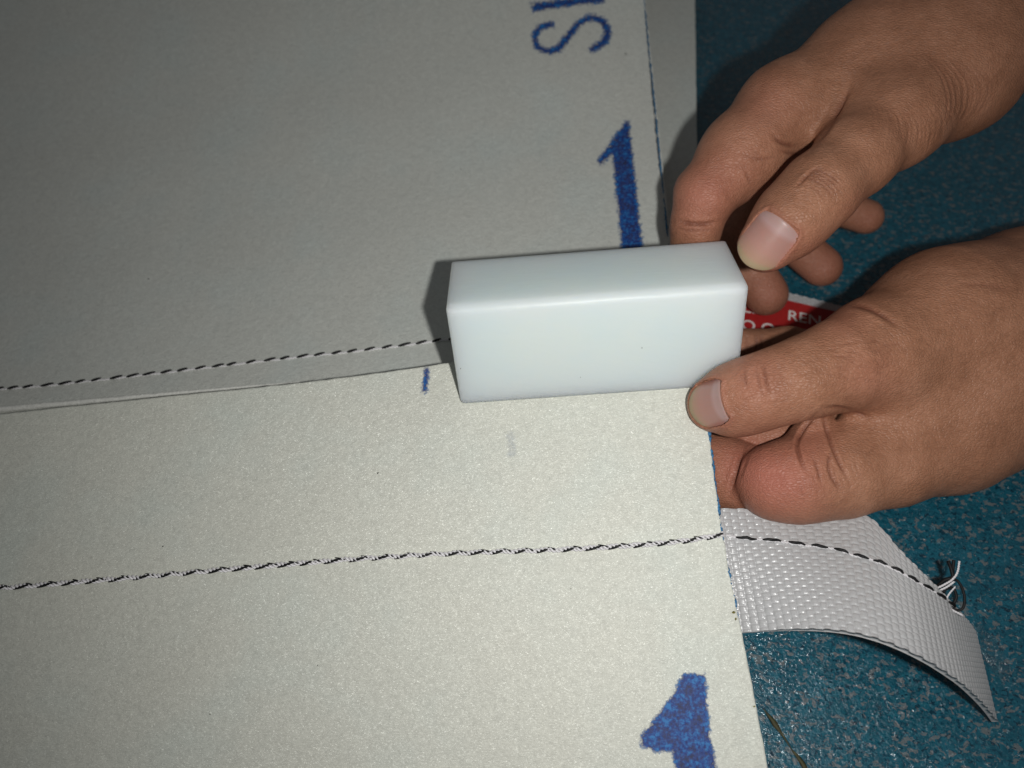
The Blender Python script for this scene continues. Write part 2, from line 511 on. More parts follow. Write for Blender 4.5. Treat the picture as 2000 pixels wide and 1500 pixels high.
def poly_sdf(px, py, poly):
    poly = np.asarray(poly, float); n = len(poly)
    d = np.full(px.shape, 1e9); inside = np.zeros(px.shape, bool)
    for i in range(n):
        a, b = poly[i], poly[(i + 1) % n]
        e = b - a; w0, w1 = px - a[0], py - a[1]
        h = np.clip((w0 * e[0] + w1 * e[1]) / (e @ e), 0, 1)
        d = np.minimum(d, np.hypot(w0 - e[0] * h, w1 - e[1] * h))
        c = ((a[1] <= py) & (b[1] > py)) | ((b[1] <= py) & (a[1] > py))
        with np.errstate(divide='ignore', invalid='ignore'):
            inside ^= c & (px < a[0] + (py - a[1]) / (b[1] - a[1] + 1e-12) * e[0])
    return np.where(inside, -d, d)

def line_sdf(px, py, pts):
    pts = np.asarray(pts, float)
    d = np.full(px.shape, 1e9)
    for a, b in zip(pts[:-1], pts[1:]):
        e = b - a; w0, w1 = px - a[0], py - a[1]
        h = np.clip((w0 * e[0] + w1 * e[1]) / (e @ e + 1e-9), 0, 1)
        d = np.minimum(d, np.hypot(w0 - e[0] * h, w1 - e[1] * h))
    return d

def decal(name, sdf, box, pl, parent, opacity=1.0, margin=4.0, step=2.0):
    u = np.arange(box[0], box[2] + step, step); v = np.arange(box[1], box[3] + step, step)
    U, V = np.meshgrid(u, v)
    s = sdf(U, V)
    pts = hit(U.ravel(), V.ravel(), pl, .06)
    nx = len(u); ny = len(v)
    idx = np.arange(nx * ny).reshape(ny, nx)
    q = np.stack([idx[1:, :-1], idx[1:, 1:], idx[:-1, 1:], idx[:-1, :-1]], -1).reshape(-1, 4)
    ok = (s.ravel()[q] < margin).any(1)
    q = q[ok]
    used, inv = np.unique(q, return_inverse=True)
    q = inv.reshape(q.shape)
    return mesh_obj(name, pts[used], q, M_INK, parent,
                    attrs={'ink': -s.ravel()[used], 'opacity': np.full(len(used), opacity)})

cr5 = lambda L: [(x / 3.124 + 950, y / 3.124) for x, y in L]
cr7 = lambda L: [(x / 2.728 + 1000, y / 2.728 + 950) for x, y in L]

# --- upper felt
up = empty('felt_sheet', hit(600, 400, UPPER), 'dimmer grey felt sheet with SI and a narrow numeral, stretching away behind the white block', 'felt', 'overlapping felt sheets')
def bowed_sheet(name, pl, thick, mat, parent):
    ng, mg = 150, 130
    t, q = np.meshgrid(np.linspace(0, 1, mg), np.linspace(0, 1, ng), indexing='ij')
    ur = np.interp(-320 + t * 1080, [-320, 0, 470, 690, 760], [1226, 1258, 1305, 1330, 1337])
    u = -260 + q * (ur + 260)
    v = -320 + t * (np.interp(u, [-260, 0, 560, 880, 1340], [870, 842, 782, 745, 690]) + 320)
    u[:, -1] += rng.normal(0, .7, mg)
    top = hit(u.ravel(), v.ravel(), pl)
    n = pl[0]
    V = np.vstack([top, top - n * thick])
    idx = np.arange(ng * mg).reshape(mg, ng); M = ng * mg
    f = np.stack([idx[1:, :-1], idx[1:, 1:], idx[:-1, 1:], idx[:-1, :-1]], -1).reshape(-1, 4)
    ring = np.concatenate([idx[0, :], idx[1:, -1], idx[-1, ::-1][1:], idx[::-1, 0][1:-1]]); rn = np.roll(ring, -1)
    o = mesh_obj(name, V, np.vstack([f, f[:, ::-1] + M, np.stack([ring, rn, rn + M, ring + M], -1)]), mat, parent, smooth=True)
    o.data.set_sharp_from_angle(angle=math.radians(50))
    return o
bowed_sheet('felt', UPPER, 3.0, M_FELT_UP, up)
decal('printed_numeral', lambda x, y: poly_sdf(x, y, cr5([(850, 735), (872, 735), (880, 800), (900, 1000), (952, 1480), (955, 1560), (822, 1560), (820, 1475), (772, 1000), (765, 945), (700, 1012), (672, 985)])),
      (1155, 225, 1262, 505), UPPER, up)
spts = catmull(np.array([(x, y, 0) for x, y in cr5([(392, 150), (335, 165), (300, 215), (310, 280), (375, 312), (445, 290), (505, 215), (560, 150), (645, 108), (712, 138), (738, 200), (712, 258), (645, 298)])]), 60)[:, :2]
decal('printed_letter', lambda x, y: line_sdf(x, y, spts) - 7.0 - .8 * np.sin(x * .07), (1030, 20, 1200, 112), UPPER, up)
decal('printed_letter', lambda x, y: poly_sdf(x, y, cr5([(268, 18), (285, 76), (500, 40), (725, 14), (718, -60), (480, -8)])), (1028, -25, 1190, 32), UPPER, up)

# --- the felt ply below it, seen as a strip right of its edge
un = empty('felt_sheet', hit(1310, 200, UNDER), 'dark grey felt strip showing right of the upper sheet edge above the fingers', 'felt', 'overlapping felt sheets')
slab('felt', [(900, 640), (1373, 640), (1366, 420), (1362, 300), (1358, 0), (1354, -320), (900, -320)], UNDER, 3.0, M_FELT_UP, un, jitter=.08)

# --- lower felt, its rim butting against the block
lo = empty('felt_sheet', hit(700, 1100, LOWER), 'bright felt sheet in front with a bold blue numeral and thick seam along it', 'felt', 'overlapping felt sheets')
LOW_UV = [(-260, 838), (0, 808), (280, 778), (560, 750), (700, 733), (830, 715), (893, 705), (904, 786), (1150, 768), (1376, 751),
          (1386, 845), (1400, 960), (1412, 1045), (1432, 1150), (1450, 1235), (1478, 1380), (1500, 1500), (1540, 1760), (-260, 1760)]
slab('felt', LOW_UV, LOWER, 3.0, M_FELT, lo, jitter=.10, bevel=.6)
num = cr7([(912, 1000), (1026, 1003), (1036, 1150), (1052, 1320), (1085, 1480), (1120, 1680), (905, 1680), (872, 1490), (855, 1408), (760, 1410), (690, 1378), (688, 1332), (800, 1190), (875, 1085)])
decal('printed_numeral', lambda x, y: poly_sdf(x, y, num) - 2, (1240, 1305, 1420, 1560), LOWER, lo, margin=6)
decal('pen_mark', lambda x, y: line_sdf(x, y, [(833, 722), (832, 740), (829, 762)]) - 5.5, (815, 712, 848, 778), LOWER, lo, step=1.5)
decal('pen_mark', lambda x, y: line_sdf(x, y, [(997, 850), (1000, 885)]) - 9, (978, 830, 1020, 905), LOWER, lo, opacity=.10)

def specks(spots, pl, parent, mat=M_SPECK):
    for (u, v, r) in spots:
        c = hit(u, v, pl, .1)
        a = random.uniform(0, 3.1)
        e = np.array([math.cos(a), math.sin(a), 0]) * r * .13
        mesh_obj('speck', *tube([c - e, c - e * .4, c + e * .3, c + e], [.02, r * .07, r * .08, .02], 6), mat, parent)
specks([(738, 924, 3), (318, 1067, 2.5), (410, 1395, 2), (1115, 1150, 1.5), (620, 1300, 1.5)], LOWER, lo)
specks([(290, 545, 3), (1222, 105, 3.5), (900, 330, 2)], UPPER, up)
specks([(1433, 1196, 5), (1437, 1209, 4), (1473, 1380, 3)], LOWER, lo, M_STAIN)

# pale rolled lip of the upper felt showing above the lower one, at the left
ce = []
for u in np.linspace(-60, 585, 70):
    k = np.clip((590 - u) / 590, 0, 1.1)
    ce.append(hit(u, 806 - u * .0982 - 2.5 - 3.5 * k, UPPER, .5 * k))
mesh_obj('rolled_lip', *tube(np.array(ce) + rng.normal(0, .05, (70, 3)), .25 + 1.15 * np.linspace(1, 0, 70) ** .7, 10), M_CUT, up)

# blue yarn along the cut edges
def edge_yarn(uvs, pl, parent, r, dens):
    line = resample(hit(np.array([p[0] for p in uvs]), np.array([p[1] for p in uvs]), pl, -.4), .55)
    line = line + rng.normal(0, .12, line.shape) * np.array([1, 1, .3])
    keep = np.convolve(rng.normal(0, 1, len(line)), np.ones(5) / 5, 'same')
    fade = np.interp(np.linspace(0, 1, len(line)), *dens)
    rad = r * np.clip(fade + keep * .7, .08, 1.35)
    mesh_obj('edge_yarn', *tube(line, rad, 6), M_BLUEYARN, parent)
edge_yarn([(1226, -320), (1258, 0), (1305, 470), (1318, 600)], UPPER, up, .36, ([0, 1], [.8, .8]))
edge_yarn([(1381, 800), (1385, 845), (1399, 960), (1410, 1045), (1430, 1150), (1448, 1235)], LOWER, lo, .62, ([0, .25, .5, .6, 1], [1, 1, .8, .35, .12]))

# stitches
def seam(path_uv, pl, parent, pitch_px, length_px, r_black, r_white, wob, double):
    px = catmull(np.array([(u, v, 0) for u, v in path_uv]), 400)[:, :2]
    seg = np.concatenate([[0], np.cumsum(np.linalg.norm(np.diff(px, axis=0), axis=1))])
    at = lambda s: np.stack([np.interp(s, seg, px[:, 0]), np.interp(s, seg, px[:, 1])], -1)
    # the white two-ply thread
    line = hit(px[:, 0], px[:, 1], pl, r_white * .9)
    line = resample(line, .22)
    ph = np.arange(len(line)) * .22 / 3.0 * 2 * math.pi
    _, s, n = frames(line)
    amp = r_white * .68
    sway = np.sin(np.arange(len(line)) * .22 / (pitch_px * .163) * 2 * math.pi) * wob
    parts = []
    for k in (0, math.pi):
        q = line + s * (amp * np.cos(ph + k) + sway)[:, None] + n * (amp * np.sin(ph + k))[:, None]
        parts.append(tube(q, r_white * .52, 6))
    mesh_obj('white_thread', *join(parts), M_WHITE, parent)
    s0 = -pitch_px * .3
    nblack = 0
    while s0 < seg[-1] - length_px * .6:
        for (ds, side, ln, rr) in ((0, 1, length_px, r_black), (pitch_px * .5, -1, length_px * .7, r_black * .62)) if double else ((0, 1, length_px, r_black),):
            a = s0 + ds + random.uniform(-2, 2); b = a + ln * random.uniform(.8, 1.15)
            if b > seg[-1]: continue
            t = np.linspace(a, b, 9)
            c = at(t)
            o = np.interp(t, [a, b], [5.0 * side, -1.0 * side] if double else [1.8, -1.8])
            c[:, 1] += o
            hgt = r_white * 1.1 + r_black * .5 if not double else r_white * (.9 + .9 * np.linspace(0, 1, 9))
            path = hit(c[:, 0], c[:, 1], pl, 0) + pl[0] * np.broadcast_to(np.asarray(hgt), (9,))[:, None]
            mesh_obj('stitch', *dash(path, rr), M_BLACK, parent)
            nblack += 1
        s0 += pitch_px * random.uniform(.94, 1.06)
seam([(-50, 1151), (0, 1148), (235, 1130), (500, 1107), (720, 1090), (900, 1080), (1100, 1073), (1280, 1062), (1360, 1053), (1413, 1043)], LOWER, lo, 47, 29, .54, .74, .22, True)
seam([(-40, 764), (0, 760), (100, 752), (300, 730), (550, 701), (720, 683), (900, 660)], UPPER, up, 33.5, 22, .58, .40, .1, False)

# ------------------------------------------------------------------ the white block
bc = A0 + axis * LEN / 2 + fdir * HT / 2 + tdir * DP / 2
blk = empty('plastic_block', bc, 'smooth milky white plastic block held at the seam between the fingertips', 'block')
bm = bmesh.new()
cs = {}
for i in (0, 1):
    for j in (0, 1):
        for k in (0, 1):
            cs[i, j, k] = bm.verts.new(W(A0 + axis * LEN * i + fdir * HT * j + tdir * DP * k) - np.array(blk.location))
for q in ([(0, 0, 0), (1, 0, 0), (1, 1, 0), (0, 1, 0)], [(0, 0, 1), (0, 1, 1), (1, 1, 1), (1, 0, 1)], [(0, 0, 0), (0, 0, 1), (1, 0, 1), (1, 0, 0)],
          [(0, 1, 0), (1, 1, 0), (1, 1, 1), (0, 1, 1)], [(0, 0, 0), (0, 1, 0), (0, 1, 1), (0, 0, 1)], [(1, 0, 0), (1, 0, 1), (1, 1, 1), (1, 1, 0)]):
    bm.faces.new([cs[x] for x in q])
bmesh.ops.recalc_face_normals(bm, faces=bm.faces)
ed = {}
def isedge(e, idx):
    inv = {v: k for k, v in cs.items()}
    a, b = inv[e.verts[0]], inv[e.verts[1]]
    return [n for n in range(3) if a[n] != b[n]][0]
bw = bm.edges.layers.float.new('bevel_weight_edge')
inv = {v: k for k, v in cs.items()}
for e in bm.edges:
    a, b = inv[e.verts[0]], inv[e.verts[1]]
    if a[0] != b[0]:
        w = .85 if (a[1] == 0 and a[2] == 1) else (.75 if a[1] == 0 else .4)      # long edges; the far one is the roundest
    else:
        w = .26 if (a[1] == b[1] == 0 or a[2] == b[2] == 0) and not (a[1] == b[1] == 1) else .5
    e[bw] = w
me = bpy.data.meshes.new('block'); bm.to_mesh(me); bm.free()
me.materials.append(M_BLOCK)
bo = bpy.data.objects.new('block', me); COL.objects.link(bo); bo.parent = blk
bv = bo.modifiers.new('bevel', 'BEVEL'); bv.width = .0045; bv.segments = 6; bv.limit_method = 'WEIGHT'
me.polygons.foreach_set('use_smooth', np.ones(len(me.polygons), bool))
wn = bo.modifiers.new('weighted_normal', 'WEIGHTED_NORMAL'); wn.keep_sharp = False; wn.weight = 100

def block_speck(a, f, r):
    c = A0 + axis * LEN * a + fdir * HT * f - tdir * .02
    mesh_obj('speck', *tube([c - fdir * r, c, c + fdir * r], [.02, .11, .02], 6), M_SPECK, blk)
block_speck(.655, .52, .35); block_speck(.02, .6, .3); block_speck(.44, .78, .2)

# ------------------------------------------------------------------ webbing straps
def webbing(name, U, L, pl, parent, rows, col_mm, mat, amp=.62, thick=1.5, sub=8, tail=None):
    """woven band between two edges given as (u, v, height over the floor)"""
    n = 200
    Ue = catmull(np.array([hit(a, b, pl, h) for a, b, h in U]), n)
    Le = catmull(np.array([hit(a, b, pl, h) for a, b, h in L]), n)
    mid = (Ue + Le) / 2
    s = np.concatenate([[0], np.cumsum(np.linalg.norm(np.diff(mid, axis=0), axis=1))])
    cols = int(s[-1] / col_mm)
    ns = cols * sub + 1; nt = rows * sub + 1
    q = np.linspace(0, s[-1], ns)
    Uq = np.stack([np.interp(q, s, Ue[:, k]) for k in range(3)], 1)
    Lq = np.stack([np.interp(q, s, Le[:, k]) for k in range(3)], 1)
    t = np.linspace(0, 1, nt)
    base = Uq[:, None] * (1 - t)[None, :, None] + Lq[:, None] * t[None, :, None]
    du = np.gradient(base, axis=0); dv = np.gradient(base, axis=1)
    nrm = np.cross(du, dv); nrm /= np.linalg.norm(nrm, axis=2)[..., None] + 1e-12
    if nrm[..., 2].mean() > 0: nrm = -nrm
    S = np.arange(ns) / sub; T = np.arange(nt) / sub
    ci = np.floor(S + 1e-6)[:, None]
    fs = (S[:, None] - ci)
    tt = T[None, :] + .5 * (ci % 2)
    ft = tt - np.floor(tt)
    prof_t = 1 - np.abs(2 * ft - 1) ** 6.0
    prof_s = np.clip(1 - np.abs(2 * fs - 1) ** 3.2, 0, 1)
    h = amp * prof_t ** .7 * (.15 + .85 * prof_s) * (1 - .3 * ft)
    top = base + nrm * h[..., None]
    bot = base - nrm * thick
    idx = np.arange(ns * nt).reshape(ns, nt)
    qf = np.stack([idx[:-1, :-1], idx[:-1, 1:], idx[1:, 1:], idx[1:, :-1]], -1).reshape(-1, 4)
    M = ns * nt
    faces = [qf, qf[:, ::-1] + M]
    ring = np.concatenate([idx[:, 0], idx[-1, 1:], idx[::-1, -1][1:], idx[0, ::-1][1:-1]])
    rn = np.roll(ring, -1)
    faces.append(np.stack([rn, ring, ring + M, rn + M], -1))
    o = mesh_obj(name, np.vstack([top.reshape(-1, 3), bot.reshape(-1, 3)]), np.vstack(faces)[:, ::-1], mat, parent)
    surf = lambda ss, tt_: (np.stack([np.interp(ss * s[-1], q, base[:, int(round(tt_ * (nt - 1))), k]) for k in range(3)]))
    nrm_at = lambda ss, tt_: nrm[int(ss * (ns - 1)), int(tt_ * (nt - 1))]
    return o, surf, nrm_at, s[-1]

st = empty('webbing_strap', hit(1650, 1150, FLOOR, 10), 'white woven webbing strap curving down to the floor from under the felt edge', 'strap')
WU = [(1375, 990, 33), (1410, 993, 33), (1500, 995, 31), (1600, 998, 30), (1690, 1006, 33), (1765, 1083, 37), (1830, 1148, 32), (1870, 1190, 22), (1893, 1217, 13), (1905, 1235, 7)]
WL = [(1395, 1240, 24), (1450, 1236, 27), (1550, 1229, 36), (1640, 1232, 43), (1720, 1250, 47), (1800, 1285, 45), (1868, 1328, 36), (1905, 1360, 26.5), (1930, 1387, 17), (1947, 1410, 8)]
_, S_, N_, slen = webbing('webbing', WU, WL, FLOOR, st, 17, 2.55, M_WEB)

# black stitches along the strap, then the knot where the thread ends
gs, gt = np.linspace(.0, .999, 260), np.linspace(0, 1, 120)
grid = np.array([[S_(x, y) for y in gt] for x in gs])
gu, gv = 1000 + grid[..., 0] / grid[..., 2] * F_PX, 750 - grid[..., 1] / grid[..., 2] * F_PX
def strap_points(uv, h):
    out = []
    for (u, v), hh in zip(uv, h):
        i, j = np.unravel_index(np.argmin((gu - u) ** 2 + (gv - v) ** 2), gu.shape)
        out.append(grid[i, j] + N_(gs[i], gt[j]) * hh)
    return np.array(out)
run = catmull(np.array([(1416, 1046, 0), (1440, 1051, 0), (1500, 1056, 0), (1560, 1064, 0), (1625, 1074, 0), (1690, 1092, 0), (1740, 1110, 0), (1790, 1138, 0), (1830, 1162, 0), (1862, 1186, 0)]), 500)[:, :2]
rl = np.concatenate([[0], np.cumsum(np.linalg.norm(np.diff(run, axis=0), axis=1))])
run_at = lambda q: np.stack([np.interp(q, rl, run[:, 0]), np.interp(q, rl, run[:, 1])], -1)
q0, pitch = 22.0, 52.0
while q0 < rl[-1] - 14:
    ln = pitch * .74
    t = np.linspace(q0, min(q0 + ln, rl[-1]), 9)
    m = strap_points(run_at(t), .75 + .35 * np.sin(np.linspace(0, math.pi, 9)))
    m = catmull(m[[0, 2, 4, 6, 8]], 9)
    mesh_obj('stitch', *dash(m, .55), M_BLACK, st)
    q0 += pitch; pitch *= .945
wp = strap_points(run_at(np.linspace(0, rl[-1] - 6, 60)), np.full(60, .42))
wp = resample(catmull(wp[::4], 200), .25)
_, s_, n_ = frames(wp); ph = np.arange(len(wp)) * .25 / 2.6 * 6.283
mesh_obj('white_thread', *join([tube(wp + s_ * (.24 * np.cos(ph + k))[:, None] + n_ * (.24 * np.sin(ph + k))[:, None], .25, 5) for k in (0, math.pi)]), M_WHITE, st)

def twisted(uvh, r=.3, pitch=1.7, mat=M_WHITE, name='thread_end', parent=None):
    line = resample(catmull(np.array([hit(a, b, FLOOR, h + 20.0) for a, b, h in uvh]), 60), .2)
    _, s, n = frames(line); ph = np.arange(len(line)) * .2 / pitch * 6.283
    return join([tube(line + s * (r * .6 * np.cos(ph + k))[:, None] + n * (r * .6 * np.sin(ph + k))[:, None], r * .7, 6) for k in (0, math.pi)])
def plain_tube(uvh, r):
    return tube(resample(catmull(np.array([hit(a, b, FLOOR, h + 20.0) for a, b, h in uvh]), 60), .3), r, 8)
kn = empty('thread_knot', hit(1850, 1150, FLOOR, 22), 'small knot of black and white thread ends looped beside the strap', 'thread')
mesh_obj('black_loop', *plain_tube([(1835, 1160, 9), (1850, 1140, 10), (1866, 1132, 10.5), (1878, 1146, 10), (1884, 1168, 9), (1881, 1187, 8), (1870, 1192, 7), (1856, 1184, 6.5)], .46), M_BLACK, kn)
mesh_obj('black_loop', *plain_tube([(1828, 1148, 9), (1845, 1133, 10), (1860, 1128, 11), (1858, 1112, 12), (1852, 1096, 12)], .62), M_BLACK, kn)
mesh_obj('black_loop', *plain_tube([(1862, 1131, 10), (1861, 1112, 11), (1863, 1094, 12)], .55), M_BLACK, kn)
mesh_obj('black_loop', *plain_tube([(1838, 1165, 8), (1848, 1150, 10), (1862, 1150, 10), (1868, 1166, 9), (1862, 1180, 8)], .5), M_BLACK, kn)
mesh_obj('thread_end', *twisted([(1832, 1148, 10.5), (1846, 1141, 11.3), (1860, 1132, 12), (1870, 1118, 12.5), (1874, 1096, 13)]), M_WHITE, kn)
mesh_obj('thread_end', *twisted([(1836, 1153, 10.5), (1850, 1146, 11), (1864, 1136, 11.5)]), M_WHITE, kn)
mesh_obj('thread_end', *twisted([(1846, 1174, 9.5), (1854, 1160, 10.5), (1866, 1146, 10.5)], .24), M_WHITE, kn)
mesh_obj('thread_end', *twisted([(1857, 1190, 8), (1868, 1196, 7.5), (1880, 1202, 7)], .32), M_WHITE, kn)

# clear crumpled film at the strap's end
nx, ny = 46, 60
uu, vv = np.meshgrid(np.linspace(0, 1, nx), np.linspace(0, 1, ny))
fu = 1897 + 70 * vv + 34 * (uu - .25) + 4 * np.sin(9 * vv + 3 * uu); fv = 1215 + 125 * vv - 18 * (uu - .5) + 4 * np.sin(11 * uu)
hh = 1.2 + 1.5 * np.abs(np.sin(7 * uu + 3 * vv + 2 * np.sin(5 * vv))) * (.35 + .65 * np.sin(math.pi * vv)) + .6 * np.abs(np.sin(23 * vv + 9 * uu)) + rng.normal(0, .07, uu.shape)
fp = hit(fu.ravel(), fv.ravel(), FLOOR, hh.ravel() * .8)
idx = np.arange(nx * ny).reshape(ny, nx)
ff = np.stack([idx[1:, :-1], idx[1:, 1:], idx[:-1, 1:], idx[:-1, :-1]], -1).reshape(-1, 4)
cen = (uu - .5) ** 2 * 4 + (vv - .5) ** 2 * 4 + .25 * np.sin(17 * uu + 5) * np.sin(13 * vv)
ff = ff[(cen.ravel()[ff] < .95).all(1)]
tp = mesh_obj('clear_film', fp, ff, M_FILM)
tag(tp, 'crumpled scrap of clear glossy film at the far end of the strap', 'film')

# dry grass blade on the floor
def blade(uvs, widths):
    c = resample(catmull(np.array([hit(a, b, FLOOR, .7) for a, b in uvs]), 40), .5)
    w = np.interp(np.linspace(0, 1, len(c)), np.linspace(0, 1, len(widths)), widths)
    return tube(c, w, 8, flat=.35)
gb = mesh_obj('grass_blade', *blade([(1491, 1384), (1500, 1396), (1510, 1409), (1522, 1426), (1536, 1447), (1548, 1466), (1560, 1480), (1574, 1502), (1590, 1530)],
                                      [.1, .55, 1.0, .45, .28, .16, .6, .85, .3, .1]), M_OLIVE)
tag(gb, 'thin dry olive brown grass blade lying beside the felt edge', 'grass blade')

# strap with a red print, on the floor behind the fingers
rs = empty('printed_strap', hit(1540, 625, FLOOR, 3), 'white webbing strap printed red with white letters, half hidden behind fingertips', 'strap')
RU = [(1380, 533, 2.2), (1470, 555, 2.2), (1560, 577, 2.2), (1640, 597, 2.2), (1800, 640, 2.2)]
RL = [(1360, 700, 2.2), (1450, 716, 2.2), (1540, 735, 2.2), (1620, 752, 2.2), (1780, 790, 2.2)]
webbing('webbing', RU, RL, FLOOR, rs, 22, 1.9, M_WEB, .3, 1.5, 6)
rp = hit(np.array([1370., 1450, 1545, 1640, 1790, 1765, 1620, 1520, 1430, 1350]), np.array([552., 567, 588, 610, 651, 775, 735, 712, 695, 677]), FLOOR, 2.72)
mesh_obj('red_print', rp, [tuple(range(9, -1, -1))], M_RED, rs, smooth=False)
def letters(txt, u0, v0, du, dv, size):
    cu = bpy.data.curves.new('lettering', 'FONT'); cu.body = txt; cu.size = 1.0; cu.extrude = 0
    cu.space_character = 1.02; cu.offset = .012
    to = bpy.data.objects.new('lettering', cu); COL.objects.link(to)
    bpy.context.view_layer.update()
    me = bpy.data.meshes.new_from_object(to.evaluated_get(bpy.context.evaluated_depsgraph_get()))
    v = np.array([tuple(x.co) for x in me.vertices]); f = [tuple(p.vertices) for p in me.polygons]
    bpy.data.objects.remove(to); bpy.data.meshes.remove(me)
    o = hit(np.array([u0]), np.array([v0]), FLOOR, 2.80)[0]
    x = hit(np.array([u0 + du]), np.array([v0 + dv]), FLOOR, 2.80)[0] - o; x /= np.linalg.norm(x)
    y = np.cross(FLOOR[0], x); y = y if y[1] > 0 else -y
    mesh_obj('lettering', o + (v[:, 0:1] * x + v[:, 1:2] * y) * size, f, M_LETTER, rs, smooth=False)
letters('LL', 1450, 609, 80, 11, 8.0)
letters('REN', 1537, 624, 80, 15, 8.2)
letters('O O C O A', 1447, 642, 80, 13, 8)

# ------------------------------------------------------------------ hands: one smooth skin grown over each hand's bones
class Hand:
    def __init__(self):
        self.groups = []
    def chain(self, pts, k=4.0, into=6.0):
        """pts: (u, v, z mm, radius px) along a bone chain; k blends its own bones, into blends it to the rest"""
        J = [(P(u, v, z), r * z / F_PX) for u, v, z, r in pts]
        self.groups.append((J, k, into))
    def sdf(self, p):
        D = None
        for J, k, into in self.groups:
            d = None
            for (a, ra), (b, rb) in zip(J[:-1], J[1:]):
                pa = p - a; ba = b - a
                h = np.clip(pa @ ba / (ba @ ba), 0, 1)
                q = pa - h[:, None] * ba
                e = np.sqrt(np.einsum('ij,ij->i', q, q)) - (ra + (rb - ra) * h)
                d = e if d is None else smin(d, e, k)
            D = d if D is None else smin(D, d, into)
        return D
    def box(self):
        lo = np.min([j[0] - j[1] for J, _, _ in self.groups for j in J], 0)
        hi = np.max([j[0] + j[1] for J, _, _ in self.groups for j in J], 0)
        return lo - 3, hi + 3

def smin(a, b, k):
    h = np.clip(k - np.abs(a - b), 0, None) / k
    return np.minimum(a, b) - h * h * k * .25

def surface_nets(Fv, org, h):
    s = Fv < 0
    nx, ny, nz = Fv.shape
    c = np.zeros((nx - 1, ny - 1, nz - 1), int)
    for dx in (0, 1):
        for dy in (0, 1):
            for dz in (0, 1):
                c += s[dx:nx - 1 + dx, dy:ny - 1 + dy, dz:nz - 1 + dz]
    act = (c > 0) & (c < 8)
    ids = -np.ones(act.shape, np.int64)
    cells = np.argwhere(act)
    ids[act] = np.arange(len(cells))
    acc = np.zeros((len(cells), 3)); cnt = np.zeros(len(cells))
    cor = [(0, 0, 0), (1, 0, 0), (0, 1, 0), (1, 1, 0), (0, 0, 1), (1, 0, 1), (0, 1, 1), (1, 1, 1)]
    for i in range(8):
        for j in range(i + 1, 8):
            a, b = np.array(cor[i]), np.array(cor[j])
            if np.abs(a - b).sum() != 1: continue
            fa = Fv[tuple((cells + a).T)]; fb = Fv[tuple((cells + b).T)]
            m = (fa < 0) != (fb < 0)
            t = np.where(m, fa / (fa - fb + 1e-12), 0)
            acc += np.where(m[:, None], a + t[:, None] * (b - a), 0); cnt += m
    V = org + (cells + acc / cnt[:, None]) * h
    quads = []
    for ax in range(3):
        o1, o2 = [(1, 2), (2, 0), (0, 1)][ax]
        sl0 = [slice(None)] * 3; sl1 = [slice(None)] * 3
        sl0[ax] = slice(0, -1); sl1[ax] = slice(1, None)
        a, b = s[tuple(sl0)], s[tuple(sl1)]
        e = np.argwhere(a != b)
        e = e[(e[:, o1] > 0) & (e[:, o2] > 0) & (e[:, o1] < Fv.shape[o1] - 1) & (e[:, o2] < Fv.shape[o2] - 1)]
        flip = ~a[tuple(e.T)]
        d1 = np.zeros(3, int); d1[o1] = 1
        d2 = np.zeros(3, int); d2[o2] = 1
        q = np.stack([ids[tuple((e - d1 - d2).T)], ids[tuple((e - d2).T)], ids[tuple(e.T)], ids[tuple((e - d1).T)]], 1)
        q[flip] = q[flip][:, ::-1]
        quads.append(q)
    return V, np.vstack(quads)

def subdivide(V, Q):
    e = np.stack([Q, np.roll(Q, -1, 1)], -1).reshape(-1, 2)
    es = np.sort(e, 1)
    u, inv = np.unique(es, axis=0, return_inverse=True)
    inv = inv.reshape(Q.shape)
    n = len(V)
    mid = V[u].mean(1); cen = V[Q].mean(1)
    m = n + inv; c = n + len(u) + np.arange(len(Q))
    out = []
    for i in range(4):
        out.append(np.stack([Q[:, i], m[:, i], c, m[:, (i + 3) % 4]], 1))
    return np.vstack([V, mid, cen]), np.vstack(out)

def grad(hand, p, e=.15):
    k = np.array([(1, -1, -1), (-1, -1, 1), (-1, 1, -1), (1, 1, 1)], float)
    g = sum(kk * hand.sdf(p + kk * e)[:, None] for kk in k)
    return g / (np.linalg.norm(g, axis=1)[:, None] + 1e-12)

def proj(V):
    return 1000 + V[:, 0] / V[:, 2] * F_PX, 750 - V[:, 1] / V[:, 2] * F_PX

def value_noise(p, freq, seed):
    r = np.random.default_rng(seed); tab = r.uniform(-1, 1, (32, 32, 32))
    q = p * freq; i = np.floor(q).astype(int); f = q - i; f = f * f * (3 - 2 * f)
    o = 0
    for dx in (0, 1):
        for dy in (0, 1):
            for dz in (0, 1):
                w = (f[:, 0] if dx else 1 - f[:, 0]) * (f[:, 1] if dy else 1 - f[:, 1]) * (f[:, 2] if dz else 1 - f[:, 2])
                o = o + w * tab[(i[:, 0] + dx) % 32, (i[:, 1] + dy) % 32, (i[:, 2] + dz) % 32]
    return o

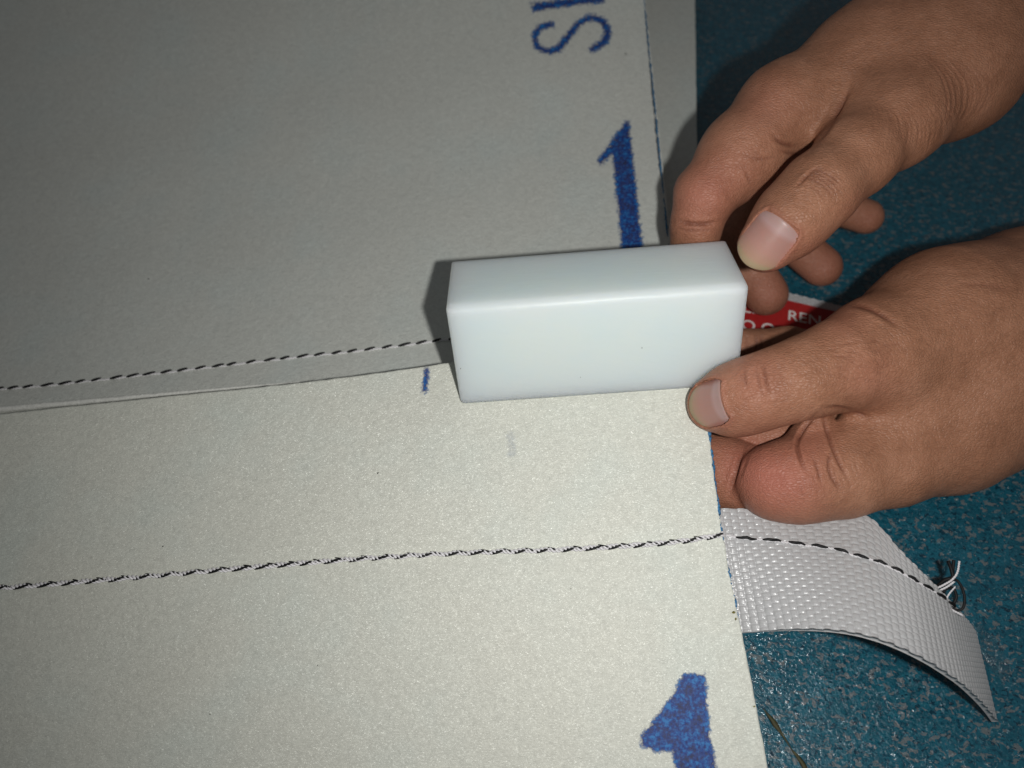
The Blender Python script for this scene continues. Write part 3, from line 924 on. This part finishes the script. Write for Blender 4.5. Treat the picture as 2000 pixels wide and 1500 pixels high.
class NailFrame:
    def __init__(self, hand, base, tip, half_px, zmax, tilt=0.0, lift=.5):
        def ray(u, v):
            z = np.linspace(225, zmax, 700); pts = np.stack([P(u, v, zz) for zz in z])
            d = hand.sdf(pts); i = np.argmax(d < 0)
            return pts[i]
        b = ray(*base); t_uv = np.array(base) * .35 + np.array(tip) * .65
        m = ray(*t_uv)
        g = grad(hand, ((b + m) / 2)[None])[0]
        self.x = (m - b) / np.linalg.norm(m - b)
        n = g - (g @ self.x) * self.x; n /= np.linalg.norm(n)
        y = np.cross(n, self.x)
        n = n * math.cos(tilt) + y * math.sin(tilt); y = np.cross(n, self.x)
        self.n, self.y = n, y
        zc = (b[2] + m[2]) / 2
        self.len = np.hypot(tip[0] - base[0], tip[1] - base[1]) * zc / F_PX
        self.hw = half_px * zc / F_PX
        self.o = b + n * lift
    def local(self, p):
        d = p - self.o
        return d @ self.x, d @ self.y, d @ self.n
    def width(self, a):
        a = np.clip(a, -.1, 1)
        lo_ = np.sqrt(np.clip(1 - (np.clip(.30 - a, 0, 1) / .50) ** 2, 0, 1))
        hi_ = np.sqrt(np.clip(1 - (np.clip(a - .66, 0, 1) / .47) ** 2, 0, 1))
        return self.hw * lo_ * hi_
    def drop(self, a, yy):
        R = self.hw * 1.18
        return -(R - np.sqrt(np.clip(R * R - np.clip(yy, -R * .97, R * .97) ** 2, 0, None))) - 1.1 * np.clip(a, 0, 1.2) ** 2 * 1.0
    def mesh(self, parent, mat, na=40, nb=31):
        a = np.linspace(.015, 1, na); b = np.linspace(-1, 1, nb)
        Aa, Bb = np.meshgrid(a, b, indexing='ij')
        base_curve = -.10 * (1 - Bb ** 2) * (Aa < .5) * (1 - np.clip(Aa, 0, .5) / .5)
        L = (Aa + base_curve - .10 * Bb ** 2 * np.clip((Aa - .6) / .4, 0, 1)) * self.len
        tip_round = .0
        Y = Bb * self.width(Aa)
        N = self.drop(Aa, Y) - 1.1 * np.clip(1 - (Aa - .015) / .08, 0, 1)
        pts = self.o + L[..., None] * self.x + Y[..., None] * self.y + N[..., None] * self.n
        und = pts - self.n * .45
        idx = np.arange(na * nb).reshape(na, nb); M = na * nb
        q = np.stack([idx[:-1, :-1], idx[1:, :-1], idx[1:, 1:], idx[:-1, 1:]], -1).reshape(-1, 4)
        ring = np.concatenate([idx[:, 0], idx[-1, 1:], idx[::-1, -1][1:], idx[0, ::-1][1:-1]]); rn = np.roll(ring, -1)
        faces = np.vstack([q, q[:, ::-1] + M, np.stack([ring, ring + M, rn + M, rn], -1)])
        al_ = Aa + .05 * np.abs(Bb) ** 2 * (Aa > .5) - .08 * (1 - Bb ** 2) * (Aa < .5)
        return mesh_obj('nail', np.vstack([pts.reshape(-1, 3), und.reshape(-1, 3)]), faces, mat, parent, attrs={'along': np.concatenate([al_.ravel(), al_.ravel()])})

def grow(hand, parent, label, creases, flushes, nail, step=1.0):
    lo, hi = hand.box()
    lo[0] = max(lo[0], -1e9)
    n = np.ceil((hi - lo) / step).astype(int) + 1
    g = [lo[k] + np.arange(n[k]) * step for k in range(3)]
    G = np.stack(np.meshgrid(*g, indexing='ij'), -1).reshape(-1, 3)
    Fv = np.empty(len(G))
    for i in range(0, len(G), 400000):
        Fv[i:i + 400000] = hand.sdf(G[i:i + 400000])
    V, Q = surface_nets(Fv.reshape(n), lo, step)
    V, Q = subdivide(V, Q)
    for _ in range(2):
        V = V - grad(hand, V) * hand.sdf(V)[:, None]
    N = grad(hand, V)
    front = np.clip((-(N * V).sum(1) / np.linalg.norm(V, axis=1)) * 2.2, 0, 1)
    u, v = proj(V)
    disp = np.zeros(len(V)); fold = np.zeros(len(V))
    disp += .22 * value_noise(V, .09, 3) + .10 * value_noise(V, .23, 5)
    for (pts, w, depth, zr) in creases:
        pts = np.asarray(pts, float)
        if len(pts) > 2:
            pts = catmull(np.c_[pts, np.zeros(len(pts))], 8 * len(pts))[:, :2]
        near = (u > pts[:, 0].min() - 6 * w) & (u < pts[:, 0].max() + 6 * w) & (v > pts[:, 1].min() - 6 * w) & (v < pts[:, 1].max() + 6 * w)
        if zr: near &= (V[:, 2] > zr[0]) & (V[:, 2] < zr[1])
        if not near.any(): continue
        d = line_sdf(u[near], v[near], pts)
        # fade at both ends
        L = np.linalg.norm(pts[-1] - pts[0])
        e = np.minimum(np.hypot(u[near] - pts[0, 0], v[near] - pts[0, 1]), np.hypot(u[near] - pts[-1, 0], v[near] - pts[-1, 1]))
        en = np.clip(e / (.3 * L + 1), .15, 1)
        gk = np.exp(-(d / w) ** 2) * en * front[near]
        rim = np.exp(-((d - 2.2 * w) / (1.3 * w)) ** 2) * en * front[near]
        disp[near] += -depth * gk + .28 * depth * rim
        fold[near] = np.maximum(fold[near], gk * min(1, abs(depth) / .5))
    flush = np.zeros(len(V))
    for (fu_, fv_, fr, fa) in flushes:
        flush += fa * np.exp(-((u - fu_) ** 2 + (v - fv_) ** 2) / fr ** 2)
    V = V + N * disp[:, None]
    for nf in nail:
        a, yy, nn = nf.local(V)
        aa = a / nf.len
        wd = nf.width(aa); surf = nf.drop(aa, yy)
        near = (np.abs(nn - surf) < 5) & (aa > -.5) & (aa < 1.2) & (np.abs(yy) < nf.hw * 1.6)
        # skin below the plate lies under it, skin round it swells into a fold
        ins = near & (np.abs(yy) < wd * .96) & (aa > -.02) & (aa < 1.0)
        over = np.clip(nn - (surf - .35), 0, None)
        V[ins] -= nf.n * over[ins][:, None]
        dist = np.maximum(np.maximum(np.abs(yy) - wd, (-.02 - aa) * nf.len), -5)
        ring = near & (dist > -1.0) & (aa < .86) & (nn > surf - 4)
        V[ring] += nf.n * (.42 * np.exp(-((dist[ring] - .55) / .65) ** 2))[:, None]
        flush[near] += .25 * np.exp(-(dist[near] / 1.5) ** 2)
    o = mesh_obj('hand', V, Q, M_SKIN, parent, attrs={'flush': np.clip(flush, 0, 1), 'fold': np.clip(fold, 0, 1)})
    o['label'] = label
    return o

person = empty('person', P(1700, 550, 300), 'person reaching in from the right, both bare hands holding the white block at the seam', 'person')

# right hand, upper in the picture
R = Hand()
R.chain([(1950, -80, 312, 150), (1840, 30, 306, 118), (1700, 120, 298, 100), (1530, 214, 291, 80)], 14, 8)          # index side of the back
R.chain([(2150, -300, 330, 175), (1960, -40, 312, 150)], 14, 30)                                                   # wrist
R.chain([(1950, 20, 306, 118), (1860, 140, 292, 112), (1748, 236, 277, 84)], 14, 22)                                # thumb's metacarpal
R.chain([(1530, 214, 291, 80), (1450, 300, 287, 71), (1381, 378, 285, 60)], 10, 9)                                  # index
R.chain([(1375, 380, 286, 58), (1360, 440, 290, 47), (1348, 520, 303, 44), (1345, 580, 308, 38)], 4, 3)
R.chain([(1748, 236, 277, 80), (1672, 305, 268, 70), (1600, 372, 262, 68), (1545, 430, 262, 65), (1497, 478, 263.5, 54)], 7, 9)  # thumb
R.chain([(1680, 130, 318, 70), (1520, 330, 330, 52), (1425, 470, 346, 45), (1497, 574, 346, 42)], 5, 3)             # middle
R.chain([(1760, 130, 322, 70), (1600, 330, 340, 48), (1520, 450, 355, 38), (1606, 520, 355, 38)], 5, 3)             # ring
R.chain([(1830, 130, 322, 70), (1690, 310, 340, 42), (1600, 390, 354, 36), (1692, 424, 354, 33)], 5, 3)             # little
NR = NailFrame(R, (1529, 430), (1460, 514), 48, 290, tilt=-.05, lift=.25)
cre_R = [([(1662, 165), (1645, 200), (1625, 238), (1602, 268), (1574, 302)], 5, 1.1, (0, 300)),
         ([(1508, 262), (1520, 275), (1535, 282), (1560, 286)], 4, .5, (0, 305)),
         ([(1520, 292), (1545, 300), (1568, 300)], 3, .35, (0, 305)),
         ([(1318, 430), (1345, 436), (1375, 438), (1404, 433)], 4, .9, (0, 310)),
         ([(1320, 445), (1350, 450), (1398, 447)], 3, .3, (0, 310)),
         ([(1450, 300), (1480, 310), (1525, 306)], 3, .25, (0, 305)),
         ([(1455, 330), (1462, 350), (1470, 362)], 3, .3, (0, 300))]
for k in range(7):      # knuckle folds of the thumb, arcs bulging towards the wrist
    o = k * 8.5
    cre_R.append(([(1549 - .35 * o + 22, 352 + .75 * o - 12), (1578 - .72 * o + 20, 333 + .60 * o - 6), (1612 - .72 * o + 20, 345 + .62 * o - 4), (1640 - .8 * o + 18, 374 + .7 * o - 8)],
                  2.6, .42 if 1 <= k <= 4 else .18, (0, 275)))
for k in range(26):     # fine lines over the thumb's base
    a = k / 25
    x0, y0 = 1700 + 150 * a + random.uniform(-6, 6), 205 + 20 * math.sin(a * 3) + random.uniform(-6, 6)
    cre_R.append(([(x0 - 10, y0 - 25), (x0 + 10 + 8 * a, y0 + 20), (x0 + 8, y0 + 70)], 2.0, random.uniform(.06, .14), (0, 300)))
for k in range(16):     # long curved skin lines towards the wrist
    q = k * 9 + random.uniform(-3, 3)
    cre_R.append(([(1790 + .75 * q, 95 + .1 * q), (1838 + .75 * q, 150 + .1 * q), (1850 + .6 * q, 215 - .1 * q), (1828 + .55 * q, 270 - .3 * q)], 2.2, random.uniform(.08, .2), (0, 310)))
hr = grow(R, person, 'right hand, thumb on the upper right end of the block', cre_R,
          [(1360, 395, 70, .55), (1430, 330, 80, .3), (1500, 200, 60, .3), (1620, 520, 60, .5), (1500, 580, 60, .5), (1700, 430, 50, .4), (1520, 500, 60, .2)], [NR])
NR.mesh(hr, M_NAIL)

# left hand, lower in the picture
H = Hand()
H.chain([(2300, 590, 335, 210), (2080, 650, 312, 195), (1940, 680, 300, 165)], 14, 20)                              # wrist
H.chain([(1990, 640, 300, 165), (1850, 640, 285, 138), (1715, 688, 270, 108)], 14, 24)                               # thumb's metacarpal
H.chain([(1970, 740, 300, 165), (1850, 830, 287, 118), (1735, 893, 277, 90)], 14, 20)                                # index's metacarpal
H.chain([(1900, 740, 292, 120), (1760, 770, 283, 80)], 14, 16)
H.chain([(1715, 688, 270, 100), (1640, 714, 263, 80), (1560, 742, 259, 68), (1478, 768, 261, 62), (1425, 784, 265, 56), (1388, 793, 270, 43)], 9, 6)   # thumb
H.chain([(1735, 893, 277, 90), (1640, 920, 272, 82), (1555, 938, 269, 76), (1505, 942, 270, 68)], 8, 7)              # index
H.chain([(1500, 946, 277, 62), (1440, 932, 285, 65), (1395, 917, 290, 70), (1310, 890, 300, 56)], 5, 1.6)
H.chain([(1690, 840, 286, 70), (1590, 850, 288, 50), (1500, 852, 289, 40), (1420, 850, 292, 38)], 5, 1)              # middle finger behind the index
H.chain([(1780, 760, 300, 60), (1660, 704, 307, 44), (1540, 682, 314, 39), (1430, 677, 318, 36)], 5, 3)              # a finger under the block
H.chain([(1600, 812, 270, 16), (1580, 850, 272, 26), (1588, 905, 270, 40), (1620, 930, 271, 50)], 5, 5)              # fold of the web
NL = NailFrame(H, (1408, 781), (1319, 806), 48, 285, tilt=.0, lift=.2)
cre_L = [([(1606, 796), (1612, 830), (1622, 862), (1640, 905), (1664, 948)], 3, .75, (0, 292)),
         ([(1606, 798), (1640, 797), (1668, 805), (1706, 820)], 4, .8, (0, 290)),
         ([(1600, 806), (1572, 834), (1557, 866), (1565, 900), (1578, 925)], 3.5, .95, (0, 290)),
         ([(1628, 872), (1618, 905), (1628, 940), (1645, 962)], 3, .45, (0, 290)),
         ([(1588, 890), (1598, 920), (1604, 948)], 3, .4, (0, 290)),
         ([(1622, 925), (1640, 950), (1650, 960)], 2.5, .35, (0, 290)),
         ([(1456, 868), (1444, 900), (1432, 940), (1424, 972)], 4, 1.1, (0, 300)),
         ([(1464, 880), (1452, 915), (1440, 950)], 3, .3, (0, 300)),
         ([(1636, 600), (1665, 596), (1705, 606), (1760, 640)], 5, .65, (0, 300)),
         ([(1476, 650), (1478, 668), (1474, 690)], 3, .4, (295, 330)),
         ([(1484, 650), (1487, 668), (1484, 690)], 3, .4, (295, 330)),
         ([(1456, 650), (1458, 668), (1456, 690)], 2.5, .25, (295, 330)),
         ([(1484, 706), (1492, 722), (1496, 745), (1504, 770)], 3, .4, (0, 262)),
         ([(1476, 716), (1480, 735), (1484, 756), (1494, 776)], 2.5, .28, (0, 262)),
         ([(1456, 716), (1454, 735), (1458, 760)], 3, .32, (0, 262)),
         ([(1448, 726), (1447, 745)], 2.5, .2, (0, 262)),
         ([(1860, 560), (1910, 556), (1990, 566)], 6, .2, None)]
for k in range(30):
    x0, y0 = random.uniform(1600, 1740), random.uniform(665, 745)
    cre_L.append(([(x0, y0), (x0 + random.uniform(8, 20), y0 + random.uniform(-8, 2)), (x0 + random.uniform(26, 48), y0 + random.uniform(-10, 8))], 2.0, random.uniform(.08, .2), (0, 280)))
for k in range(14):
    x0, y0 = 1560 + k * 9, 930 + random.uniform(-30, 30)
    cre_L.append(([(x0, y0 - 20), (x0 + 5, y0), (x0 + 12, y0 + 25)], 2.0, random.uniform(.06, .18), (0, 285)))
hl = grow(H, person, 'left hand, thumb pressing the lower right corner of the block', cre_L,
          [(1490, 930, 80, .75), (1560, 960, 70, .4), (1470, 740, 70, .35), (1420, 900, 60, .35), (1640, 610, 50, .3), (1590, 860, 50, .3), (1700, 740, 60, .25)], [NL])
NL.mesh(hl, M_NAIL)
